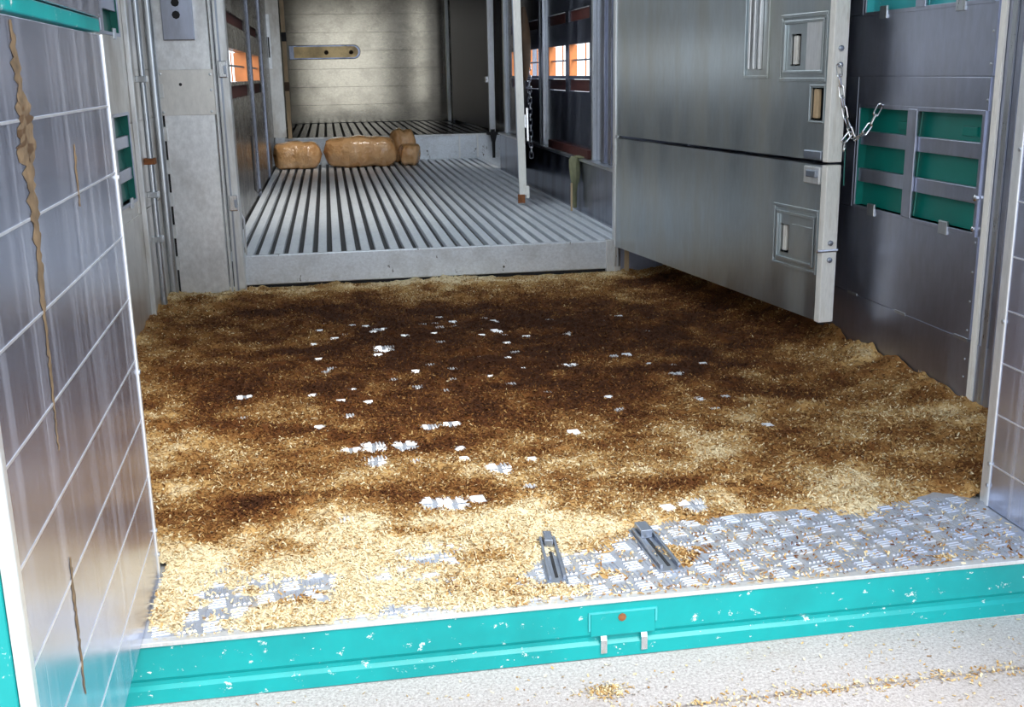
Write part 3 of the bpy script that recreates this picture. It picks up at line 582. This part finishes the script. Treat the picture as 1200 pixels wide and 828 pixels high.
def damp(x, y):
    wv = .25+.26*fbm(x, y, .38, 101)+.46*fbm(x, y, .10, 111, 4)
    for cx, cy, rx, ry, a_ in BL: wv = wv+a_*np.exp(-((x-cx)/rx)**2-((y-cy)/ry)**2)
    wv = wv-.42*sst(2.35, 2.05, y)*sst(.95, .2, x)-.22*sst(4.78, 4.98, y)+.10*sst(.7, 1.2, x)*sst(2.1, 2.4, y)+.12*sst(3.4, 4.2, y)*sst(.9, 1.5, x)
    return wv
gx = np.arange(LX+.001, RX-.0005, .0072); gy = np.arange(1.79, 5.045, .0072)
XX, YY = np.meshgrid(gx, gy); H = height(XX, YY); DM = damp(XX, YY)
out = (YY < 2.095) & ((XX < -.372) | (XX > 1.385)); H[out] = -.02
nx, ny = len(gx), len(gy); idx = np.arange(nx*ny).reshape(ny, nx)
q = np.stack([idx[:-1, :-1], idx[:-1, 1:], idx[1:, 1:], idx[1:, :-1]], -1).reshape(-1, 4)
keep = (H.reshape(-1)[q].max(1) > -.001) & ~(out.reshape(-1)[q].any(1)); q = q[keep]
usedv, inv = np.unique(q, return_inverse=True); q = inv.reshape(-1, 4)
def npmesh(name, V, Q, D, mat, smooth):
    me = bpy.data.meshes.new(name); me.vertices.add(len(V)); me.vertices.foreach_set('co', V.astype(np.float32).ravel())
    me.loops.add(Q.size); me.loops.foreach_set('vertex_index', Q.astype(np.int32).ravel())
    me.polygons.add(len(Q)); me.polygons.foreach_set('loop_start', np.arange(0, Q.size, 4, dtype=np.int32))
    a = me.attributes.new('damp', 'FLOAT', 'POINT'); a.data.foreach_set('value', D.astype(np.float32))
    me.materials.append(M[mat]); me.update(calc_edges=True); me.validate()
    if smooth: me.shade_smooth()
    return me
Hc = np.maximum(H, -.004)
V = np.stack([XX, YY, Hc], -1).reshape(-1, 3)[usedv]
sd_o = bpy.data.objects.new('sawdust_bedding', npmesh('sawdust_bedding', V, q, DM.reshape(-1)[usedv], 'sawdust', True)); C.objects.link(sd_o)
tag(sd_o, 'brown and tan sawdust bedding spread over the truck floor', 'sawdust', kind='stuff')
# loose shavings lying on the bedding
N = 260000
fx = rng.uniform(LX+.01, RX-.01, N); fy = 1.79+(5.03-1.79)*rng.random(N)**1.35
hh = height(fx, fy); ok = (hh > .0012) & ~((fy < 2.095) & ((fx < -.372) | (fx > 1.385)))
ok |= (fy < 2.09) & (fx > -.37) & (fx < 1.383) & (rng.random(N) < .10)
fx, fy, hh = fx[ok], fy[ok], np.maximum(hh[ok], .002); n_ = len(fx)
def flakes(fx, fy, fz, D, name, label, lmin=.004, lmax=.012):
    n_ = len(fx); a = rng.uniform(0, math.pi*2, n_); ln = rng.uniform(lmin, lmax, n_)/2; wd = rng.uniform(.0015, .0042, n_)/2
    t1 = rng.normal(0, .38, n_); t2 = rng.normal(0, .5, n_)
    dx = np.stack([np.cos(a)*np.cos(t1), np.sin(a)*np.cos(t1), np.sin(t1)], -1)*ln[:, None]
    dy = np.stack([-np.sin(a)*np.cos(t2), np.cos(a)*np.cos(t2), np.sin(t2)], -1)*wd[:, None]
    c = np.stack([fx, fy, fz+.0012+np.abs(np.sin(t1))*ln*.8], -1)
    V = np.stack([c-dx-dy, c+dx-dy, c+dx*.9+dy, c-dx*.9+dy], 1).reshape(-1, 3)
    o = bpy.data.objects.new(name, npmesh(name, V, np.arange(4*n_).reshape(-1, 4), np.repeat(D, 4), 'sawdust', False)); C.objects.link(o)
    tag(o, label, 'wood shavings', kind='stuff'); return o
flakes(fx, fy, hh, damp(fx, fy)+rng.normal(-.02, .22, n_), 'wood_shavings', 'loose wood shavings lying on the sawdust bedding')
# crumbs on the dock
nd = 2600; dx_ = rng.uniform(-.4, 1.6, nd); dy_ = np.where(rng.random(nd) < .6, 1.60+rng.normal(0, .012, nd), rng.uniform(1.3, 1.77, nd))
cl_ = rng.random(nd) < .12; dx_[cl_] = .43+rng.normal(0, .02, cl_.sum()); dy_[cl_] = 1.672+rng.normal(0, .012, cl_.sum())
k_ = dy_ < 1.775
flakes(dx_[k_], dy_[k_], np.full(k_.sum(), -.1178), rng.normal(.18, .15, k_.sum()), 'spilled_shavings', 'few tan shavings spilled on the pale concrete dock', .003, .009)
# tread lozenges coloured near white as glare, showing through the bedding
pl_ = 0
for i, (px, py, r) in enumerate(PATCH):
    rr = random.Random(i)
    for dx2 in (-.022, .022) if r > .036 else (0,):
        for dy2 in (-.024, .024) if r > .045 else (0,):
            part('tread_bars', (lw, lw2)[rr.random() < .4], fl, (px+dx2, py+dy2, .0014)); pl_ += 1
# hedge beyond the truck on the right, seen through the small windows
def bush(x, y, h, seed):
    rs = np.random.default_rng(seed); n_ = 900; u = rs.normal(size=(n_, 3)); u /= np.linalg.norm(u, axis=1)[:, None]; rad = rs.uniform(.75, 1.05, n_)[:, None]
    c = u*rad*np.array([1.3, 1.3, h/2])+np.array([x, y, -1.2+h/2]); c[:, 2] = np.maximum(c[:, 2], -1.19)
    a = rs.normal(size=(n_, 3))*.11; b_ = rs.normal(size=(n_, 3))*.08
    V = np.stack([c-a, c+b_, c+a, c-b_], 1).reshape(-1, 3)
    me = bpy.data.meshes.new('foliage'); me.from_pydata(V.tolist(), [], np.arange(4*n_).reshape(-1, 4).tolist()); me.materials.append(M['leaves'])
    return me
for i, (x, y, hgt) in enumerate(((14.5, 34, 2.7), (17, 37, 2.9))):
    r0 = empty('bush', (x, y, -1.2)); tag(r0, ('nearer', 'farther')[i]+' green bush far outside, glimpsed through the windows right of the deck', 'bush')
    me = bush(0, 0, hgt, i); o = bpy.data.objects.new('foliage', me); C.objects.link(o); o.parent = r0; o.location = (0, 0, 1.2)
    MB().tube([(x, y, -1.2), (x, y, -.2)], [.12, .05], 6).build('stem', 'brown_strap', r0)
